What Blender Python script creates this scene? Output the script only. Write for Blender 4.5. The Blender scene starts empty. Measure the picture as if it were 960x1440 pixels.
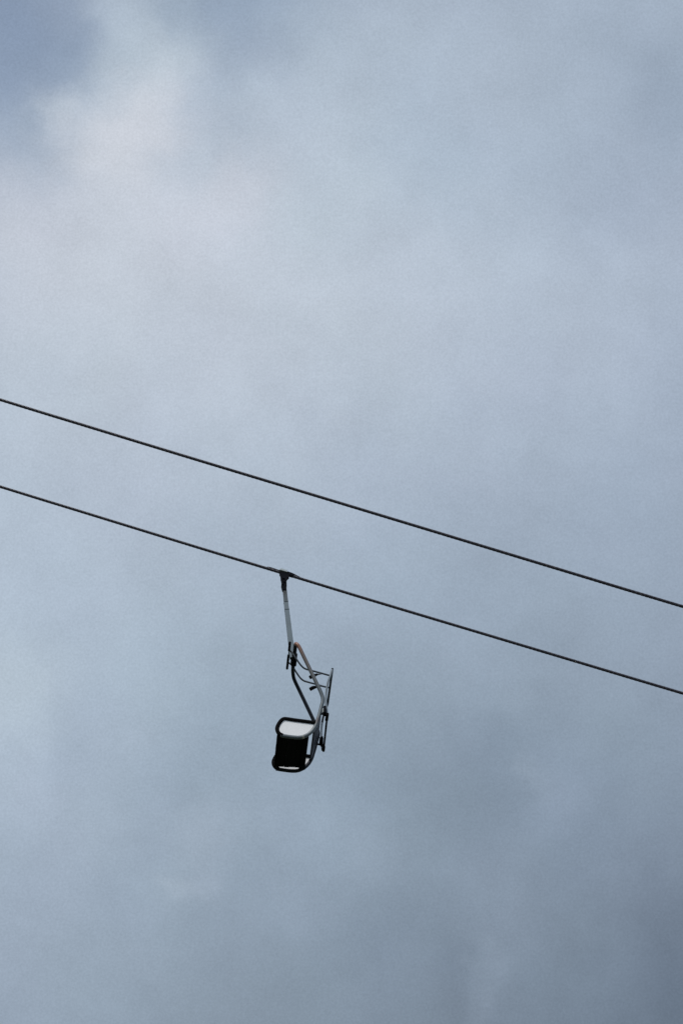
import bpy, bmesh, math, random
from mathutils import Vector, Matrix

C = bpy.context.scene.collection
random.seed(4)

# ------------------------------------------------------------------ camera
PITCH = math.radians(36.0)
FPX = 3400.0                      # focal length in pixels of a 960 px wide picture
CAM = Vector((0.0, 0.0, 1.6))
cd = bpy.data.cameras.new('camera')
cam = bpy.data.objects.new('camera', cd)
C.objects.link(cam)
cam.location = CAM
cam.rotation_euler = (math.pi / 2 + PITCH, 0, 0)
cd.sensor_fit = 'HORIZONTAL'
cd.sensor_width = 24.0
cd.lens = 24.0 * FPX / 960.0
cd.clip_start = 0.1
cd.clip_end = 6000
bpy.context.scene.camera = cam
FWD = Vector((0, math.cos(PITCH), math.sin(PITCH)))
RGT = Vector((1, 0, 0))
UPV = Vector((0, -math.sin(PITCH), math.cos(PITCH)))


def ray(x, y):
    return (FWD + RGT * ((x - 480) / FPX) + UPV * ((720 - y) / FPX))


# ------------------------------------------------------------------ colour management
EXPO = 0.9
vs = bpy.context.scene.view_settings
vs.view_transform = 'Standard'
vs.look = 'None'
vs.exposure = EXPO
vs.gamma = 1.0
vs.use_curve_mapping = False

# ------------------------------------------------------------------ sun and sky
SUN_EL = math.radians(52)
SUN_AZ = math.radians(205)        # clockwise from +Y: behind the camera, a little to its left
sl = bpy.data.lights.new('sun', 'SUN')
sl.energy = 1.5
sl.angle = math.radians(12)
sl.color = (1.0, 0.965, 0.92)
sun = bpy.data.objects.new('sun', sl)
C.objects.link(sun)
sdir = Vector((math.sin(SUN_AZ) * math.cos(SUN_EL), math.cos(SUN_AZ) * math.cos(SUN_EL), math.sin(SUN_EL)))
sun.rotation_euler = sdir.to_track_quat('Z', 'Y').to_euler()
sun.location = (0, 0, 60)


def lin(c):
    c = c / 255.0
    return c / 12.92 if c <= 0.04045 else ((c + 0.055) / 1.055) ** 2.4


W = bpy.data.worlds.new('World')
bpy.context.scene.world = W
W.use_nodes = True
nt = W.node_tree
for n in list(nt.nodes):
    nt.nodes.remove(n)
N = nt.nodes
L = nt.links


def nd(t, **kw):
    n = N.new(t)
    for k, v in kw.items():
        setattr(n, k, v)
    return n


def vmath(op, a, b=None, scale=None):
    n = nd('ShaderNodeVectorMath', operation=op)
    for i, v in enumerate((a, b)):
        if v is None:
            continue
        if hasattr(v, 'node'):
            L.new(v, n.inputs[i])
        else:
            n.inputs[i].default_value = v
    if scale is not None:
        if hasattr(scale, 'node'):
            L.new(scale, n.inputs['Scale'])
        else:
            n.inputs['Scale'].default_value = scale
    return n.outputs['Value'] if op in ('DISTANCE', 'LENGTH', 'DOT_PRODUCT') else n.outputs['Vector']


def fmath(op, a, b=None, c=None):
    n = nd('ShaderNodeMath', operation=op)
    for i, v in enumerate((a, b, c)):
        if v is None:
            continue
        if hasattr(v, 'node'):
            L.new(v, n.inputs[i])
        else:
            n.inputs[i].default_value = v
    return n.outputs[0]


def noise(vec, scale, detail, rough=0.5, off=(0, 0, 0)):
    n = nd('ShaderNodeTexNoise')
    n.inputs['Scale'].default_value = scale
    n.inputs['Detail'].default_value = detail
    n.inputs['Roughness'].default_value = rough
    L.new(vmath('ADD', vec, off), n.inputs['Vector'])
    return n


STR = 0.1
K = 1.0 / (STR * 2 ** EXPO)       # display-linear value -> colour in front of Background
tc = nd('ShaderNodeTexCoord')
D = vmath('NORMALIZE', tc.outputs['Generated'])
# clouds are torn sideways by the wind: the direction is warped by noise first
w1 = noise(D, 9.0, 4.0, 0.55)
w2 = noise(D, 42.0, 5.0, 0.58, (3.1, 1.7, 0.4))
wa = vmath('SCALE', vmath('SUBTRACT', w1.outputs['Color'], (0.5, 0.5, 0.5)), scale=0.024)
wb = vmath('SCALE', vmath('SUBTRACT', w2.outputs['Color'], (0.5, 0.5, 0.5)), scale=0.024)
DW = vmath('ADD', vmath('ADD', D, wa), wb)

# cloud masses: centre (as photographed), spread in px, colour, weight
GX = (0, 192, 384, 576, 768, 960)
GY = (0, 180, 360, 540, 720, 900, 1080, 1260, 1440)
GC = [
    [(122,141,172), (170,185,203), (150,168,190), (170,185,205), (163,179,199), (165,181,200)],
    [(140,160,184), (201,208,221), (178,194,212), (184,199,215), (172,188,207), (156,172,193)],
    [(192,202,217), (200,208,222), (196,206,220), (188,202,217), (183,196,215), (172,186,206)],
    [(183,197,214), (190,202,217), (187,200,216), (183,197,214), (176,190,210), (165,181,202)],
    [(174,190,208), (176,191,210), (174,190,209), (166,182,202), (160,176,196), (155,171,191)],
    [(178,192,208), (170,184,203), (161,177,195), (154,169,188), (152,167,186), (151,165,185)],
    [(172,186,204), (160,175,193), (148,164,182), (145,161,179), (134,149,168), (138,153,173)],
    [(162,176,195), (158,173,191), (150,165,184), (139,155,174), (138,152,171), (122,135,154)],
    [(150,163,182), (139,153,171), (133,147,164), (126,140,158), (123,137,155), (101,114,132)],
]
blobs = []
for j, y in enumerate(GY):
    for i, x in enumerate(GX):
        k = 1.0 - 0.03 * max(0.0, (y - 500) / 940) * (i > 1)
        g = 0.985 if y < 800 else 1.0
        blobs.append((x, y, 118, (GC[j][i][0] * k * 0.995, GC[j][i][1] * k * g, GC[j][i][2] * k * 0.99 * g), 1.0))
blobs += [
    # bright torn cloud, upper left, and the darker openings round it
    (175, 25, 26, (176, 190, 206), 1.8), (175, 75, 26, (182, 196, 210), 1.8), (205, 60, 24, (186, 199, 212), 1.6),
    (240, 95, 24, (190, 203, 215), 2.2), (275, 70, 22, (176, 191, 207), 1.2), (190, 90, 16, (172, 187, 204), 1.6),
    (215, 130, 28, (202, 210, 221), 2.4), (230, 175, 34, (208, 213, 223), 2.6), (170, 190, 38, (212, 216, 224), 2.8),
    (125, 185, 28, (205, 211, 221), 2.4), (98, 158, 22, (190, 202, 215), 2.4), (150, 130, 22, (172, 187, 203), 2.0),
    (160, 230, 34, (206, 212, 222), 2.0),
    (50, 60, 56, (128, 146, 173), 2.2), (40, 125, 42, (138, 155, 180), 2.2), (100, 85, 30, (147, 164, 186), 2.0),
    (330, 20, 48, (138, 156, 180), 1.8), (60, 210, 34, (166, 182, 199), 1.5), (30, 190, 34, (158, 174, 194), 1.5),
    (275, 150, 26, (170, 186, 204), 1.4), (282, 225, 30, (176, 192, 208), 1.8), (255, 30, 26, (154, 171, 189), 1.4),
    (355, 140, 20, (182, 197, 211), 1.0), (325, 110, 26, (156, 173, 192), 1.2), (330, 180, 26, (168, 184, 201), 1.0),
    (450, 110, 46, (182, 196, 211), 1.4), (400, 60, 34, (160, 176, 193), 1.2), (540, 50, 50, (176, 190, 206), 1.0),
    (320, 275, 42, (205, 211, 222), 1.8), (400, 300, 24, (188, 201, 214), 1.2), (250, 310, 50, (203, 210, 221), 1.2),
    (50, 310, 60, (204, 210, 221), 1.6), (130, 290, 40, (200, 208, 219), 1.2),
    (570, 150, 50, (168, 184, 202), 1.0), (640, 215, 46, (168, 184, 203), 1.0), (500, 240, 50, (186, 199, 212), 1.0),
    (690, 60, 50, (168, 182, 198), 0.8), (760, 230, 46, (164, 179, 197), 0.9), (930, 130, 50, (146, 162, 181), 1.5),
    (935, 20, 34, (164, 178, 196), 1.0), (850, 170, 46, (168, 182, 200), 0.8), (880, 270, 46, (162, 176, 195), 0.8),
    # lower sky
    (12, 950, 44, (184, 197, 209), 1.8), (10, 860, 44, (180, 194, 211), 1.6), (70, 880, 50, (174, 188, 206), 1.0),
    (15, 1060, 40, (176, 190, 206), 1.2), (90, 960, 30, (164, 179, 197), 0.8), (155, 1010, 24, (172, 187, 205), 1.3),
    (95, 1060, 34, (156, 171, 189), 1.1), (60, 1110, 36, (172, 186, 204), 1.1), (200, 1085, 30, (156, 172, 190), 0.8),
    (270, 1110, 34, (147, 163, 180), 1.3), (300, 1020, 46, (150, 166, 183), 1.0), (240, 1130, 20, (160, 175, 193), 1.0),
    (285, 1170, 22, (164, 178, 195), 1.4), (325, 1155, 20, (160, 175, 192), 1.0), (300, 1215, 24, (160, 174, 192), 1.4),
    (247, 1252, 12, (168, 181, 197), 1.0), (224, 1238, 8, (168, 181, 197), 1.0), (272, 1254, 12, (165, 178, 195), 0.9), (300, 1240, 14, (164, 177, 194), 0.8),
    (215, 1195, 24, (152, 167, 186), 0.9), (110, 1180, 30, (164, 178, 196), 1.0), (70, 1270, 40, (160, 174, 193), 1.0),
    (160, 1260, 30, (150, 165, 184), 0.9), (185, 1300, 24, (154, 169, 187), 0.9), (350, 1240, 24, (148, 164, 182), 0.9),
    (430, 1150, 46, (156, 172, 190), 1.2), (410, 1240, 40, (150, 165, 184), 1.0), (505, 1190, 36, (150, 165, 183), 1.1),
    (520, 1130, 24, (144, 160, 178), 0.8), (330, 1310, 50, (139, 154, 171), 1.0), (500, 1080, 40, (141, 157, 175), 0.9),
    (690, 1060, 34, (128, 143, 161), 1.4), (650, 1120, 46, (126, 141, 158), 1.4), (600, 1080, 50, (132, 147, 164), 1.0),
    (728, 1078, 12, (150, 165, 182), 2.0), (748, 1098, 16, (148, 163, 181), 1.8), (765, 1130, 28, (146, 161, 181), 1.6), (790, 1080, 34, (144, 159, 179), 1.0),
    (676, 1338, 10, (142, 157, 174), 1.5), (664, 1366, 10, (141, 156, 173), 1.5), (656, 1402, 12, (137, 152, 169), 1.4), (690, 1370, 18, (140, 154, 171), 1.2), (672, 1425, 16, (138, 152, 169), 1.2), (705, 1300, 26, (138, 152, 170), 1.2),
    (630, 1365, 22, (120, 134, 151), 2.0), (632, 1415, 18, (120, 134, 150), 1.6), (560, 1300, 50, (126, 141, 158), 1.0), (690, 1220, 34, (138, 152, 170), 0.8),
    (840, 1180, 50, (132, 147, 166), 0.9), (948, 1300, 40, (110, 123, 141), 0.9), (955, 1400, 40, (98, 111, 128), 0.8), (880, 1400, 46, (114, 128, 146), 0.6),
]


def dirpx(x, y):
    v = ray(x, y)
    v.normalize()
    return tuple(v)


# background overcast: sky seen through cloud
sky = nd('ShaderNodeTexSky', sky_type='NISHITA')
sky.sun_disc = False
sky.sun_elevation = SUN_EL
sky.sun_rotation = SUN_AZ
sky.altitude = 900
big = noise(D, 3.2, 5.0, 0.5, (0.7, 2.2, 5.0))
ov = nd('ShaderNodeMix', data_type='RGBA')
L.new(big.outputs['Fac'], ov.inputs['Factor'])
ov.inputs['A'].default_value = tuple(lin(c) * K for c in (142, 158, 180)) + (1,)
ov.inputs['B'].default_value = tuple(lin(c) * K for c in (192, 203, 218)) + (1,)
ovn = nd('ShaderNodeMix', data_type='RGBA')
ovn.inputs['Factor'].default_value = 0.12
L.new(ov.outputs['Result'], ovn.inputs['A'])
L.new(sky.outputs['Color'], ovn.inputs['B'])

W0 = 0.03
csum = vmath('SCALE', ovn.outputs['Result'], scale=W0)
wsum = W0
for bi, (x, y, s, c, wt) in enumerate(blobs):
    if bi and bi % 8 == 0:                                # keeps the shader compiler's stack small
        DW = vmath('ADD', DW, vmath('SCALE', csum, scale=1e-9))
    d = vmath('DISTANCE', DW, dirpx(x, y))
    q = fmath('MULTIPLY', fmath('MULTIPLY', d, d), -0.5 * (FPX / s) ** 2)
    g = fmath('EXPONENT', q)
    n = nd('ShaderNodeVectorMath', operation='MULTIPLY_ADD')
    L.new(g, n.inputs[0])
    wt = wt * 1.9 if s < 100 else wt
    c = (c[0] * 0.995, c[1] * 0.996, c[2] * 0.995)
    n.inputs[1].default_value = tuple(lin(k) * K * wt for k in c)
    L.new(csum, n.inputs[2])
    csum = n.outputs['Vector']
    wsum = fmath('MULTIPLY_ADD', g, wt, wsum)
rbf = vmath('SCALE', csum, scale=fmath('DIVIDE', 1.0, wsum))
# fine billows and the faint lilac / green mottling of wet cloud
f1 = noise(D, 30.0, 8.0, 0.62, (1.3, 0.2, 2.0))
f2 = noise(D, 1100.0, 3.0, 0.6, (5.0, 1.0, 0.0))
lum = fmath('ADD', fmath('MULTIPLY_ADD', f1.outputs['Fac'], 0.27, 0.865),
            fmath('MULTIPLY_ADD', f2.outputs['Fac'], 0.30, -0.15))
tint = vmath('ADD', vmath('SCALE', vmath('SUBTRACT', noise(D, 14.0, 3.0, 0.5, (9, 4, 1)).outputs['Color'],
                                        (0.5, 0.5, 0.5)), scale=0.03), (1, 1, 1))
fin = vmath('MULTIPLY', vmath('SCALE', rbf, scale=lum), tint)
bg = nd('ShaderNodeBackground')
bg.inputs['Strength'].default_value = STR
L.new(fin, bg.inputs['Color'])
wo = nd('ShaderNodeOutputWorld')
L.new(bg.outputs[0], wo.inputs['Surface'])
W.cycles.sampling_method = 'MANUAL'
W.cycles.sample_map_resolution = 512

# ------------------------------------------------------------------ the planes of the lift line
AZ = math.radians(4.4)                                     # the line runs slightly away from us to the right
UH = Vector((math.cos(AZ), math.sin(AZ), 0))               # along the line, horizontal
WH = Vector((-math.sin(AZ), math.cos(AZ), 0))              # across the chair, away from us
HINGE = CAM + ray(412.5, 927).normalized() * 32.4          # centre of the bar the hanger holds
PPM = FPX / (32.4 * FWD.dot(ray(412.5, 927).normalized()))  # px per metre there
CW = 0.865                                                 # width of the chair, metres


def at(x, y, w=0.0):
    """the point seen at (x, y) in the upright plane w metres beyond the middle of the chair, in the chair's frame"""
    d = ray(x, y)
    t = (HINGE - CAM).dot(WH) + w
    return CAM + d * (t / d.dot(WH)) - HINGE


NEAR = -CW / 2


def px(n):
    return n / PPM


# ------------------------------------------------------------------ materials
def mat(name, base, rough=0.5, metal=0.0, var=0.25, scale=14.0, spot=None, spotc=None, bump=0.0, blend=None, amount=0.62, spec=0.5):
    m = bpy.data.materials.new(name)
    m.use_nodes = True
    t = m.node_tree
    b = t.nodes['Principled BSDF']
    b.inputs['Roughness'].default_value = rough
    b.inputs['Metallic'].default_value = metal
    b.inputs['Specular IOR Level'].default_value = spec
    co = t.nodes.new('ShaderNodeTexCoord')
    nz = t.nodes.new('ShaderNodeTexNoise')
    nz.inputs['Scale'].default_value = scale
    nz.inputs['Detail'].default_value = 6
    t.links.new(co.outputs['Object'], nz.inputs['Vector'])
    rp = t.nodes.new('ShaderNodeValToRGB')
    rp.color_ramp.elements[0].position = 0.3
    rp.color_ramp.elements[1].position = 0.7
    rp.color_ramp.elements[0].color = tuple(c * (1 - var) for c in base) + (1,)
    rp.color_ramp.elements[1].color = tuple(c * (1 + var) for c in base) + (1,)
    t.links.new(nz.outputs['Fac'], rp.inputs['Fac'])
    col = rp.outputs['Color']
    if spotc:                                             # chips and rust spots
        n2 = t.nodes.new('ShaderNodeTexNoise')
        n2.inputs['Scale'].default_value = scale * 1.7
        n2.inputs['Detail'].default_value = 4
        t.links.new(co.outputs['Object'], n2.inputs['Vector'])
        r2 = t.nodes.new('ShaderNodeValToRGB')
        r2.color_ramp.elements[0].position = amount
        r2.color_ramp.elements[1].position = amount + 0.05
        t.links.new(n2.outputs['Fac'], r2.inputs['Fac'])
        mx = t.nodes.new('ShaderNodeMix')
        mx.data_type = 'RGBA'
        t.links.new(r2.outputs['Color'], mx.inputs['Factor'])
        t.links.new(col, mx.inputs['A'])
        mx.inputs['B'].default_value = tuple(spotc) + (1,)
        col = mx.outputs['Result']
    for (centre, r0, r1, c2) in (blend or []):             # rusted / repainted stretch of the tube round a point
        ds = t.nodes.new('ShaderNodeVectorMath')
        ds.operation = 'DISTANCE'
        t.links.new(co.outputs['Object'], ds.inputs[0])
        ds.inputs[1].default_value = tuple(centre)
        ad = t.nodes.new('ShaderNodeMath')
        ad.operation = 'MULTIPLY_ADD'
        t.links.new(nz.outputs['Fac'], ad.inputs[0])
        ad.inputs[1].default_value = (r1 - r0) * 0.6
        t.links.new(ds.outputs['Value'], ad.inputs[2])
        mr = t.nodes.new('ShaderNodeMapRange')
        mr.inputs['From Min'].default_value = r0 + (r1 - r0) * 0.3
        mr.inputs['From Max'].default_value = r1 + (r1 - r0) * 0.3
        mr.inputs['To Min'].default_value = 1
        mr.inputs['To Max'].default_value = 0
        t.links.new(ad.outputs[0], mr.inputs['Value'])
        mx = t.nodes.new('ShaderNodeMix')
        mx.data_type = 'RGBA'
        t.links.new(mr.outputs['Result'], mx.inputs['Factor'])
        t.links.new(col, mx.inputs['A'])
        mx.inputs['B'].default_value = tuple(c2) + (1,)
        col = mx.outputs['Result']
    t.links.new(col, b.inputs['Base Color'])
    if bump:
        bp = t.nodes.new('ShaderNodeBump')
        bp.inputs['Strength'].default_value = bump
        bp.inputs['Distance'].default_value = 0.004
        t.links.new(nz.outputs['Fac'], bp.inputs['Height'])
        t.links.new(bp.outputs['Normal'], b.inputs['Normal'])
    return m


corner = at(417, 907, NEAR)
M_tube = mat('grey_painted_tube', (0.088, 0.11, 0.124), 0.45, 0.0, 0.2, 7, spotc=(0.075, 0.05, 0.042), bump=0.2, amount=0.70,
             blend=[(corner, px(25), px(80), (0.085, 0.066, 0.058)), (corner, px(1), px(20), (0.20, 0.086, 0.050)),
                    (at(446, 1014, NEAR), px(2), px(8), (0.06, 0.047, 0.05)),
                    (at(426, 1037, NEAR), px(0.8), px(3.0), (0.6, 0.54, 0.42))])
M_darktube = mat('dark_blue_shaded_tube', (0.010, 0.014, 0.021), 0.55, 0.0, 0.3, 10, spotc=(0.02, 0.026, 0.034), bump=0.2, amount=0.64, spec=0.2)  # dark colour stands in for shade on far tube and cross bar
M_rubber = mat('black_rubber', (0.004, 0.004, 0.0045), 0.8, 0.0, 0.2, 20, bump=0.3, spec=0.05)
M_steel = mat('galvanised_steel', (0.15, 0.185, 0.215), 0.45, 0.0, 0.15, 9, spotc=(0.09, 0.10, 0.11), amount=0.72, spec=0.4)
M_rod = mat('dull_painted_rod', (0.05, 0.062, 0.075), 0.5, 0.0, 0.2, 12, spec=0.3)
M_iron = mat('dark_greased_iron', (0.004, 0.005, 0.008), 0.7, 0.0, 0.3, 18, bump=0.4, spec=0.05)
M_pole = mat('light_grey_paint', (0.112, 0.150, 0.175), 0.5, 0.0, 0.10, 5, bump=0.1, spec=0.4)
M_polea = mat('weathered_grey_paint', (0.042, 0.060, 0.070), 0.55, 0.0, 0.22, 8, spotc=(0.04, 0.048, 0.055), bump=0.1, amount=0.68, spec=0.4,
              blend=[(at(400.4, 830), px(0), px(12), (0.008, 0.010, 0.012))])
M_white = mat('white_sheet', (0.74, 0.75, 0.76), 0.5, 0.0, 0.03, 4, spotc=(0.68, 0.68, 0.68), amount=0.66, spec=0.3)
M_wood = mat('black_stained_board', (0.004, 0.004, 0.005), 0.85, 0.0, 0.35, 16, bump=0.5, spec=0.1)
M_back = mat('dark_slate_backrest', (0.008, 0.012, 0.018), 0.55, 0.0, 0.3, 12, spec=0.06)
M_bright = mat('bare_zinc_plate', (0.25, 0.29, 0.30), 0.5, 0.0, 0.1, 20)
M_rope = mat('oiled_steel_wire', (0.020, 0.019, 0.032), 0.4, 0.0, 0.4, 30, spotc=(0.075, 0.062, 0.072), amount=0.58, spec=0.45)


# ------------------------------------------------------------------ mesh helpers
def smooth(pts, k=6, closed=False):
    """Catmull-Rom through the points"""
    n = len(pts)
    out = []
    segs = n if closed else n - 1
    for i in range(segs):
        if closed:
            p0, p1, p2, p3 = (pts[(i + d) % n] for d in (-1, 0, 1, 2))
        else:
            p1, p2 = pts[i], pts[i + 1]
            p0 = pts[i - 1] if i > 0 else p1 * 2 - p2
            p3 = pts[i + 2] if i + 2 < n else p2 * 2 - p1
        for j in range(k):
            t = j / k
            out.append(0.5 * ((2 * p1) + (p2 - p0) * t + (2 * p0 - 5 * p1 + 4 * p2 - p3) * t * t
                              + (3 * p1 - p0 - 3 * p2 + p3) * t ** 3))
    if not closed:
        out.append(pts[-1].copy())
    return out


def frames(pts, closed=False, up=None):
    n = len(pts)
    T = []
    for i in range(n):
        a = pts[(i - 1) % n] if closed or i > 0 else pts[i]
        b = pts[(i + 1) % n] if closed or i < n - 1 else pts[i]
        T.append((b - a).normalized())
    r = up or WH
    X = (r - T[0] * r.dot(T[0]))
    if X.length < 1e-3:
        X = Vector((0, 0, 1)) - T[0] * T[0].z
    X.normalize()
    F = []
    for t in T:
        X = (X - t * X.dot(t)).normalized()
        F.append((t, X.copy(), t.cross(X)))
    return F


def tube(bm, pts, r, sides=12, closed=False, rr=None, cap=True):
    """round tube; r a radius or a function of the fraction along it"""
    F = frames(pts, closed)
    rings = []
    n = len(pts)
    for i, p in enumerate(pts):
        q = r(i / max(1, n - 1)) if callable(r) else r
        _, X, Y = F[i]
        rings.append([bm.verts.new(p + X * (q * math.cos(2 * math.pi * k / sides)) + Y * (q * math.sin(2 * math.pi * k / sides)))
                      for k in range(sides)])
    for i in range(n if closed else n - 1):
        a, b = rings[i], rings[(i + 1) % n]
        for k in range(sides):
            f = bm.faces.new((a[k], a[(k + 1) % sides], b[(k + 1) % sides], b[k]))
            f.smooth = True
    if not closed and cap:
        bm.faces.new(rings[0][::-1])
        bm.faces.new(rings[-1])


def box(bm, c, ax, ay, az, hx, hy, hz, bev=0.0, taper=1.0):
    """box of half sizes hx, hy, hz along three axes; taper scales its +z end"""
    b2 = bmesh.new()
    v = bmesh.ops.create_cube(b2, size=2)['verts']
    if bev:
        for q in v:
            q.co = Vector((q.co.x * hx, q.co.y * hy, q.co.z * hz))
        bmesh.ops.bevel(b2, geom=b2.edges[:], offset=bev, segments=2, affect='EDGES', profile=0.6)
        for q in b2.verts:
            q.co = Vector((q.co.x / hx, q.co.y / hy, q.co.z / hz))
    m = {}
    for q in b2.verts:
        s = 1 + (taper - 1) * (q.co.z + 1) / 2
        m[q] = bm.verts.new(c + ax * (q.co.x * hx * s) + ay * (q.co.y * hy * s) + az * (q.co.z * hz))
    for f in b2.faces:
        bm.faces.new([m[q] for q in f.verts])
    b2.free()


def prism(bm, pts, off):
    """flat outline pts given a thickness along off"""
    a = [bm.verts.new(p) for p in pts]
    b = [bm.verts.new(p + off) for p in pts]
    bm.faces.new(a)
    bm.faces.new(b[::-1])
    n = len(pts)
    for i in range(n):
        bm.faces.new((a[i], b[i], b[(i + 1) % n], a[(i + 1) % n]))


def obj(name, bm, m, parent=None):
    bmesh.ops.recalc_face_normals(bm, faces=bm.faces)
    me = bpy.data.meshes.new(name)
    bm.to_mesh(me)
    bm.free()
    me.materials.append(m)
    o = bpy.data.objects.new(name, me)
    C.objects.link(o)
    if parent:
        o.parent = parent
    return o


def path(pl, w, k=6):
    return smooth([at(x, y, w) for x, y in pl], k)


# ------------------------------------------------------------------ ground
def hill(x, y):
    h = -0.30 * x
    h += 3.0 * (math.sin(x * 0.013 + 1) * math.cos(y * 0.011) - math.sin(1))
    h += 0.5 * math.sin(x * 0.07) * math.sin(y * 0.06)
    return h


bm = bmesh.new()
NG = 110
vg = []
for j in range(NG + 1):
    row = []
    for i in range(NG + 1):
        f = lambda t: math.copysign(abs(t) ** 2.2, t) * 1500
        x, y = f(i / NG * 2 - 1), f(j / NG * 2 - 1)
        row.append(bm.verts.new((x, y, hill(x, y))))
    vg.append(row)
for j in range(NG):
    for i in range(NG):
        bm.faces.new((vg[j][i], vg[j][i + 1], vg[j + 1][i + 1], vg[j + 1][i])).smooth = True
M_grass = mat('alpine_grass', (0.050, 0.062, 0.030), 0.9, 0.0, 0.4, 0.35, spotc=(0.10, 0.085, 0.055), bump=0.6)
g = obj('ground', bm, M_grass)
g['kind'] = 'structure'
g['label'] = 'grassy hillside under the chairlift'

# ------------------------------------------------------------------ the two ropes
DIST1 = (HINGE - CAM).dot(WH)


def rope(pl, w, r, label, phase):
    """six-strand wire rope, twisted, through pixel points pl in the plane w, running on well past the frame"""
    P = [at(x, y, w) for x, y in pl]
    a = (P[0] - P[1]).normalized()
    b = (P[-1] - P[-2]).normalized()
    left = [P[0] + a * s + Vector((0, 0, 0.0010 * s * s)) for s in (50, 34, 20, 10, 4)]
    right = [P[-1] + b * s + Vector((0, 0, 0.0010 * s * s)) for s in (4, 10, 20, 34, 50)]
    ctl = smooth(left + P + right, 14)
    # resample evenly
    step = 0.026
    pts = [ctl[0].copy()]
    acc = 0.0
    for i in range(1, len(ctl)):
        seg = ctl[i] - ctl[i - 1]
        ln = seg.length
        d = step - acc
        while d < ln:
            pts.append(ctl[i - 1] + seg * (d / ln))
            d += step
        acc = ln - (d - step)
    F = frames(pts)
    lay = 0.34
    sides = 24
    V = []
    for i, p in enumerate(pts):
        _, X, Y = F[i]
        tw = phase + 2 * math.pi * i * step / lay
        for k in range(sides):
            th = 2 * math.pi * k / sides
            q = r * (0.60 + 0.42 * abs(math.sin(3 * th)) ** 0.75)
            q *= 1.0
            V.append(p + X * (q * math.cos(th + tw)) + Y * (q * math.sin(th + tw)))
    Fc = []
    for i in range(len(pts) - 1):
        for k in range(sides):
            a0, a1 = i * sides + k, i * sides + (k + 1) % sides
            Fc.append((a0, a1, a1 + sides, a0 + sides))
    org = at(480, 720, w)
    me = bpy.data.meshes.new('haul_rope')
    me.from_pydata([v - org for v in V], [], Fc)
    me.polygons.foreach_set('use_smooth', [True] * len(me.polygons))
    me.materials.append(M_rope)
    o = bpy.data.objects.new('haul_rope', me)
    C.objects.link(o)
    o.location = HINGE + org
    o['label'] = label
    o['category'] = 'cable'
    o['group'] = 'steel cables of the chairlift'
    return o


r_low = rope([(0, 684.2), (120, 721.2), (260, 764.3), (408, 809.4), (510, 840.6), (650, 882.6), (800, 927.5), (960, 975.3)],
             0.0, 0.0208, 'lower dark twisted steel cable that carries the chair', 0.0)
r_up = rope([(0, 561.8), (120, 598.6), (260, 641.4), (450, 698.9), (620, 750.4), (800, 804.9), (960, 853.2)],
            -2.0, 0.0208, 'upper dark twisted steel cable with nothing hanging from it', 1.0)

# ------------------------------------------------------------------ the chair
chair = bpy.data.objects.new('chairlift_chair', None)
C.objects.link(chair)
chair.location = HINGE
chair['label'] = 'empty chairlift chair with raised safety bar hanging from the lower cable'
chair['category'] = 'chairlift chair'

AH = (at(436, 817.5) - at(390, 803.7)).normalized()       # along the rope at the grip
VN = WH.cross(AH).normalized()
if VN.z < 0:
    VN = -VN

# grip: jaws on the rope, with the neck below
bm = bmesh.new()
box(bm, at(407.5, 808.6), AH, WH, VN, px(5.5), 0.03, px(1.9), 0.008)
box(bm, at(400.6, 808.0), AH, WH, VN, px(4.4), 0.036, px(1.6), 0.008)
prism(bm, [at(x, y, -0.035) for x, y in ((393.0, 805.2), (394.4, 807.4), (394.8, 812), (396.6, 819), (395.6, 822.5), (396.6, 826.5),
                                         (397.4, 829), (402.6, 829), (403.2, 824), (402.9, 816), (403.4, 813.2), (404.4, 811.6), (406.5, 810.2), (406, 807.5))],
      WH * 0.07)
grip = obj('cable_grip', bm, M_iron, chair)
bm = bmesh.new()
tube(bm, smooth([at(375.5, 797.6), at(381, 799), at(391, 802.6), at(397, 804.8)], 4), lambda t: px(0.9 + 1.0 * t), 8)
tube(bm, smooth([at(404, 805.2), at(411, 807.4), at(418, 810.6), at(425, 813.6)], 4), lambda t: px(2.0 - 1.2 * t), 8)
obj('rope_guide', bm, M_iron, grip)
bm = bmesh.new()
box(bm, at(398.8, 804.1), AH, WH, VN, px(6.2), 0.05, px(1.9), 0.006, 0.8)
obj('grip_plate', bm, M_bright, grip)
for (x, y) in ((398.5, 812), (399.5, 817), (396.9, 820)):
    c = at(x, y, -0.05)
    bm = bmesh.new()
    tube(bm, [c, c + WH * 0.1], 0.014, 6)
    obj('bolt', bm, M_iron, grip)

# hanger: a tapering box section in lengths
PD = (at(411.4, 928) - at(400, 827)).normalized()
PX = WH.cross(PD).normalized()


def hang(x0, y0, x1, y1, h0, h1, m, name, parent, dw=0.0):
    a, b = at(x0, y0), at(x1, y1)
    bm = bmesh.new()
    d = (b - a)
    box(bm, (a + b) / 2, PX, WH, d.normalized(), px(h0), 0.026 * h0 / 2.9 + dw, d.length / 2, 0.004, h1 / h0)
    return obj(name, bm, m, parent)


pole = hang(403.3, 858.4, 411.3, 926, 3.2, 3.7, M_pole, 'hanger_arm', chair)
hang(399.9, 827, 402.0, 847.2, 2.7, 3.0, M_polea, 'upper_section', pole)
hang(402.0, 847.5, 403.25, 858.0, 3.0, 3.15, M_pole, 'reflective_band', pole)
hang(401.95, 847.0, 402.05, 847.9, 3.2, 3.2, M_polea, 'band_edge', pole, 0.003)
hang(403.2, 857.8, 403.3, 858.7, 3.35, 3.35, M_polea, 'band_edge', pole, 0.003)

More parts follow.
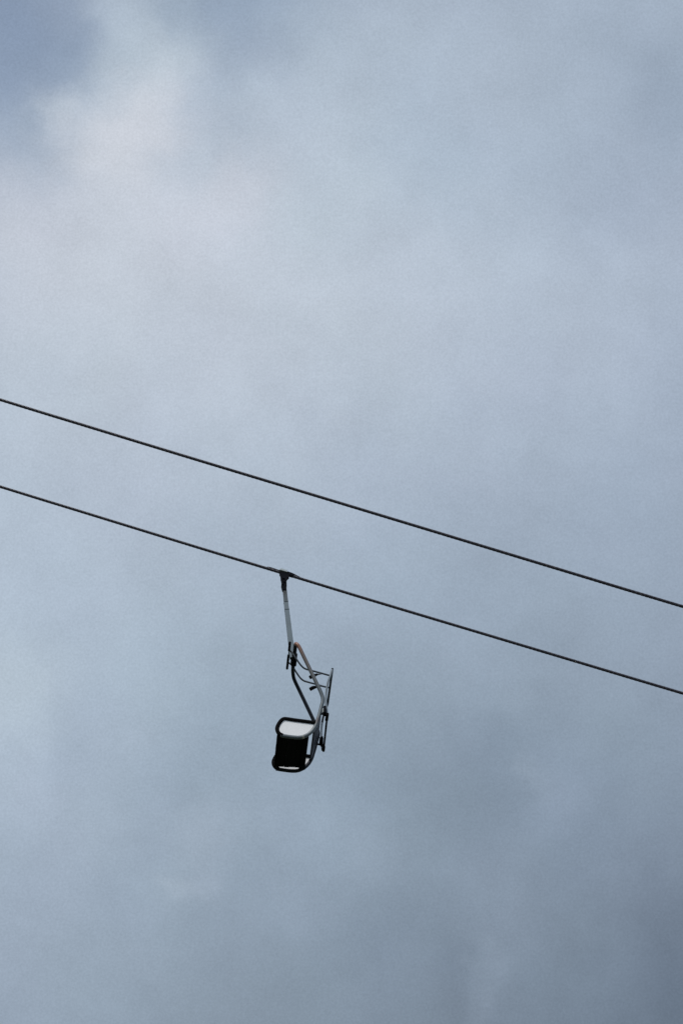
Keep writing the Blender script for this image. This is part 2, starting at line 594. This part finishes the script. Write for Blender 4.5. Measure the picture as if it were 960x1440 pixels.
# side tubes: from the top bar back and down, round the bend, under the seat
NEARPATH = [(418.5, 907.2), (421.3, 911.5), (427, 923.5), (434, 938), (440, 950.5), (446.2, 963.5), (450.5, 972.5), (453.3, 980.5),
            (453.5, 987), (452, 993), (449, 1004.6), (446.8, 1012), (444.5, 1019), (440.6, 1026), (435.4, 1031.4),
            (429.5, 1035.0), (423, 1037.1), (414, 1037.2), (400, 1035.4), (394.5, 1034.2)]
R = px(2.6)


def corner_pts(w_sign):
    """end of the top bar turning into the side tube"""
    return [at(416.0, 906.5, w_sign * (CW / 2 - px(5.5))), at(416.4, 906.6, w_sign * (CW / 2 - px(2.2)))]


near_top = [at(415.6, 905.9, NEAR + px(5)), at(416.2, 905.6, NEAR + px(1.6))]
pn = smooth(near_top + [at(x, y, NEAR) for x, y in NEARPATH], 5)
bm = bmesh.new()
tube(bm, pn, R, 14)
side_n = obj('side_tube', bm, M_tube, chair)
side_n['label'] = 'grey side tube with orange rust at its top bend'
FAR = -NEAR
# the same tube at the far side
shift = WH * CW
WB = CW * 0.64                                             # where the bar starts to bend down
qa = at(415.6, 905.9, NEAR + px(5))
legf = [at(x, y, NEAR) + shift for x, y in NEARPATH]
qc = lambda x, y, t: at(x, y, NEAR) + WH * (CW * t)
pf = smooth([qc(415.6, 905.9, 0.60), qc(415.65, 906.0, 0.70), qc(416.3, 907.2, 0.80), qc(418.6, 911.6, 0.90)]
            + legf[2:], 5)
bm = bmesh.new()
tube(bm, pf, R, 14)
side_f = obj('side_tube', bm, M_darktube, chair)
side_f['label'] = 'side tube on the far side, shade put into its dark blue colour'
# top bar across, gripped by the hanger
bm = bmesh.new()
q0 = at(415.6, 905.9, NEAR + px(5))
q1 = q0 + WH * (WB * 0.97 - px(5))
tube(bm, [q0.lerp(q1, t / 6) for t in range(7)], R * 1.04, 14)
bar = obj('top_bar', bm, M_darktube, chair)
qm = q0 + WH * (CW / 2 - px(5))
# hinge clamp round the middle of the bar
bm = bmesh.new()
box(bm, qm + WH * 0.055, PX, WH, PD, px(3.9), 0.06, px(4.2), 0.012)
box(bm, qm - WH * 0.10, PX, WH, PD, px(3.2), 0.03, px(3.6), 0.01)
tube(bm, [qm - WH * 0.13 - PX * px(1), qm + WH * 0.13 - PX * px(1)], px(3.3), 12)
clamp = obj('hinge_clamp', bm, M_iron, chair)
bm = bmesh.new()
box(bm, qm - WH * 0.145, PX, WH, PD, px(1.3), 0.012, px(2.2), 0.004)
obj('bolt', bm, M_bright, clamp)

# armrests: black sleeved loops in the plane of each side tube
ARM = [(443.0, 1017.0), (430, 1015.2), (415.8, 1013.4), (404.4, 1011.7), (399.3, 1011.4), (395.8, 1013.2), (393.0, 1016.6), (391.0, 1020.2),
       (389.6, 1024.3), (390.4, 1029.0), (393.2, 1032.6), (397.5, 1034.8)]
RA = px(2.85)
for s, par in ((0, side_n), (1, side_f)):
    bm = bmesh.new()
    tube(bm, [p + shift * s for p in path(ARM, NEAR, 5)], RA, 12)
    obj('armrest', bm, M_rubber, chair)
# white sheets closing each side
INNER = [(443.6, 1017.0), (430, 1015.2), (415.8, 1013.4), (404.4, 1011.7), (399.3, 1011.6), (395.8, 1013.4), (393.2, 1017), (391.0, 1021),
         (390.4, 1025.2), (391.4, 1029.6), (394.5, 1032.8), (400, 1035.0), (414, 1036.8), (423, 1036.6), (429.5, 1034.6),
         (435.2, 1031.2), (440.2, 1025.8), (443.2, 1020.6)]
for s in (0, 1):
    bm = bmesh.new()
    prism(bm, [at(x, y, NEAR) + shift * s - WH * 0.004 for x, y in INNER], WH * 0.008)
    o = obj('side_panel', bm, M_white, chair)

# seat boards, running across, resting on the side tubes
SE0, SE1 = at(389.5, 1034.8, NEAR), at(434.4, 1036.6, NEAR)
SD = (SE1 - SE0).normalized()
SN = WH.cross(SD).normalized()
if SN.z < 0:
    SN = -SN
seatlen = (SE1 - SE0).length
seat = bmesh.new()
for t in (0.12, 0.88):                                     # carriers under the boards
    c = SE0 + SD * seatlen * t + WH * (CW / 2) + SN * 0.006
    box(seat, c, SD, WH, SN, 0.02, CW / 2 - 0.05, 0.012, 0.003)
seat = obj('seat', seat, M_rubber, chair)
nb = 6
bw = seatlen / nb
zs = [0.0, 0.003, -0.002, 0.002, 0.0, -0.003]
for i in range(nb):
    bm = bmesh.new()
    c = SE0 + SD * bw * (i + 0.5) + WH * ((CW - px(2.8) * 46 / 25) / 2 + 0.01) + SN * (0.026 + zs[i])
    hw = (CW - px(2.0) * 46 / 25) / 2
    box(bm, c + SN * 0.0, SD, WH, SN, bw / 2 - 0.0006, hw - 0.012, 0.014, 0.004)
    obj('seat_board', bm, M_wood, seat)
bm = bmesh.new()
box(bm, SE0 + SD * seatlen * 0.115 + WH * (CW - 0.05) + SN * 0.0, SD, WH, SN, px(1.6), 0.07, 0.012, 0.003)
obj('seat_bracket', bm, M_iron, seat)
bm = bmesh.new()
box(bm, SE0 + SD * seatlen * 0.9 + WH * (CW - 0.085) + SN * 0.0, SD, WH, SN, px(4.4), 0.055, 0.012, 0.003)
obj('seat_bracket', bm, M_iron, seat)
for t in (0.10, 0.36, 0.70):
    c = SE0 + SD * 0.010 + WH * (CW * t) + SN * 0.012
    bm = bmesh.new()
    box(bm, c, SD, WH, SN, 0.012, 0.05, 0.014, 0.005)
    obj('edge_clip', bm, M_rubber, seat)

# backrest: bent sheet between the side tubes
prof = path([(453.2, 986), (452.0, 993), (449.2, 1003), (446.8, 1011.4), (444.4, 1018.5), (441.6, 1024)], NEAR, 3)
F = frames(prof)
bm = bmesh.new()
A, B = [], []
for p, (t, X, Y) in zip(prof, F):
    Y = t.cross(WH).normalized()
    a = p - Y * 0.010
    b = p + Y * 0.010
    A.append((bm.verts.new(a + WH * 0.022), bm.verts.new(a + WH * (CW - 0.022))))
    B.append((bm.verts.new(b + WH * 0.022), bm.verts.new(b + WH * (CW - 0.022))))
for i in range(len(prof) - 1):
    for Q in (A, B):
        bm.faces.new((Q[i][0], Q[i][1], Q[i + 1][1], Q[i + 1][0]))
    for s in (0, 1):
        bm.faces.new((A[i][s], B[i][s], B[i + 1][s], A[i + 1][s]))
bm.faces.new((A[0][0], A[0][1], B[0][1], B[0][0]))
bm.faces.new((A[-1][0], A[-1][1], B[-1][1], B[-1][0]))
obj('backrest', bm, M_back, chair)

# safety bar, swung up over the seat
ARMP = [(467.1, 942.0), (464.6, 949.5), (461.4, 958.5), (459.2, 969), (458.2, 980), (458.4, 990), (459.2, 1000), (459.9, 1008)]
RS = px(1.6)
qn = lambda x, y, t: at(x, y, NEAR) + WH * (CW * t)
cross = [qn(467.2, 941.4, 0.0), qn(467.5, 940.0, 0.02), qn(467.6, 939.2, 0.07)] + [qn(467.6, 939.2, t) for t in (0.2, 0.35, 0.5, 0.65, 0.8, 0.93)] \
    + [qn(467.5, 940.0, 0.98)] + [qn(x, y, 1.0) for x, y in ARMP[:4]]  # upper far arm shares the bar's dark colour, shade painted in
bm = bmesh.new()
tube(bm, smooth(cross, 5), RS, 10)
sbar = obj('safety_bar', bm, M_darktube, chair)
bm = bmesh.new()
tube(bm, path(ARMP, NEAR, 5), RS, 10)
obj('side_arm', bm, M_steel, sbar)
bm = bmesh.new()
tube(bm, [p + shift for p in path(ARMP[3:], NEAR, 5)], RS, 10)
obj('side_arm', bm, M_steel, sbar)
# pivot shaft behind the backrest
s0 = at(459.9, 1007, NEAR)
bm = bmesh.new()
s1 = s0 + WH * CW + UH * px(1.6)
tube(bm, [s0 - WH * 0.02, s1], px(1.4), 10)
obj('pivot_shaft', bm, M_iron, chair)
for s in (0, 1):
    bm = bmesh.new()
    c = (s0, s1)[s]
    tube(bm, [c - WH * (0.05, 0.08)[s], c + WH * (0.105, 0.03)[s]], px((2.2, 1.9)[s]), 12)
    obj('pivot_sleeve', bm, M_rubber, chair)
    # bracket: plates between side tube and shaft
    bm = bmesh.new()
    p = lambda x, y: at(x, y, NEAR) + (shift * 0.90 + UH * px(1.8)) * s
    tube(bm, [p(452.5, 994.8), p(458.2, 994.6)], px(0.8), 8)
    tube(bm, [p(450.5, 1003.8), p(455, 1004.6), p(459.6, 1005.0)], px(1.5), 8)
    box(bm, (p(456.4, 995) + p(456.4, 1005)) / 2, UH, WH, Vector((0, 0, 1)), px(1.7), 0.05, (p(456.4, 995) - p(456.4, 1005)).length / 2, 0.008)
    if s:
        tube(bm, [p(455.6, 999.5) - WH * 0.07, p(455.6, 999.5) + WH * 0.07], px(2.7), 12)
    obj('pivot_bracket', bm, M_iron, chair)
    bm = bmesh.new()
    box(bm, p(453.9, 1000), UH, WH, Vector((0, 0, 1)), px(1.1), 0.016, px(3.0), 0.006)  # spacer block inside the bracket
    obj('bracket_spacer', bm, M_bright if s == 0 else M_iron, chair)

# footrest rods on the cross bar, one per rider
wA, wB = NEAR + CW * 0.26, NEAR + CW * 0.66
rodA = [(406.6, 914.5), (411, 918.6), (417, 927.5), (422, 934.6), (426.5, 939.2), (431, 941.4), (438, 943.2), (452, 947), (463.5, 950.2)]
rodB = [(405.0, 931.5), (410.5, 936), (415.5, 944.2), (421.5, 952.8), (426.5, 957.2), (432, 959.2), (444, 962.4), (455, 965.6), (464.6, 967.6)]
for pl, w in ((rodA, wA), (rodB, wB)):
    bm = bmesh.new()
    tube(bm, path(pl, w, 5), px(1.3), 8)
    obj('footrest_rod', bm, M_rod, sbar)
# footrest: slim bar across with two rubber treads
f0 = at(406.4, 914.5, wA)
bm = bmesh.new()
ftA = f0 - WH * px(10.5) * 1.85
ftB = f0 + WH * px(26) * 1.85
tube(bm, [ftA, ftB], px(0.7), 8)
frest = obj('footrest', bm, M_steel, sbar)
for a, b in ((-10.8, 0.4), (7.0, 26.3)):
    bm = bmesh.new()
    tube(bm, [f0 + WH * px(a) * 1.85, f0 + WH * px(b) * 1.85], px(1.75), 8)
    obj('rubber_tread', bm, M_rubber, frest)
# thigh pads on short stems
for stem, padp, w in (([(453.5, 947.3), (449, 948.2), (444.5, 949.6)], [(446.5, 948.2), (443.5, 949.6), (439.5, 950.9), (435.6, 953.0)], wA),
                      ([(453, 965.0), (449, 965.2), (445, 966.0)], [(447, 965.3), (443.5, 966.4), (439.5, 967.6), (436.0, 969.6)], wB)):
    bm = bmesh.new()
    tube(bm, path(stem, w, 3), px(1.0), 8)
    obj('pad_stem', bm, M_rod, sbar)
    bm = bmesh.new()
    tube(bm, path(padp, w, 4), lambda t: px(1.3 + 1.5 * min(1, t * 1.6)), 8)
    obj('thigh_pad', bm, M_rubber, sbar)
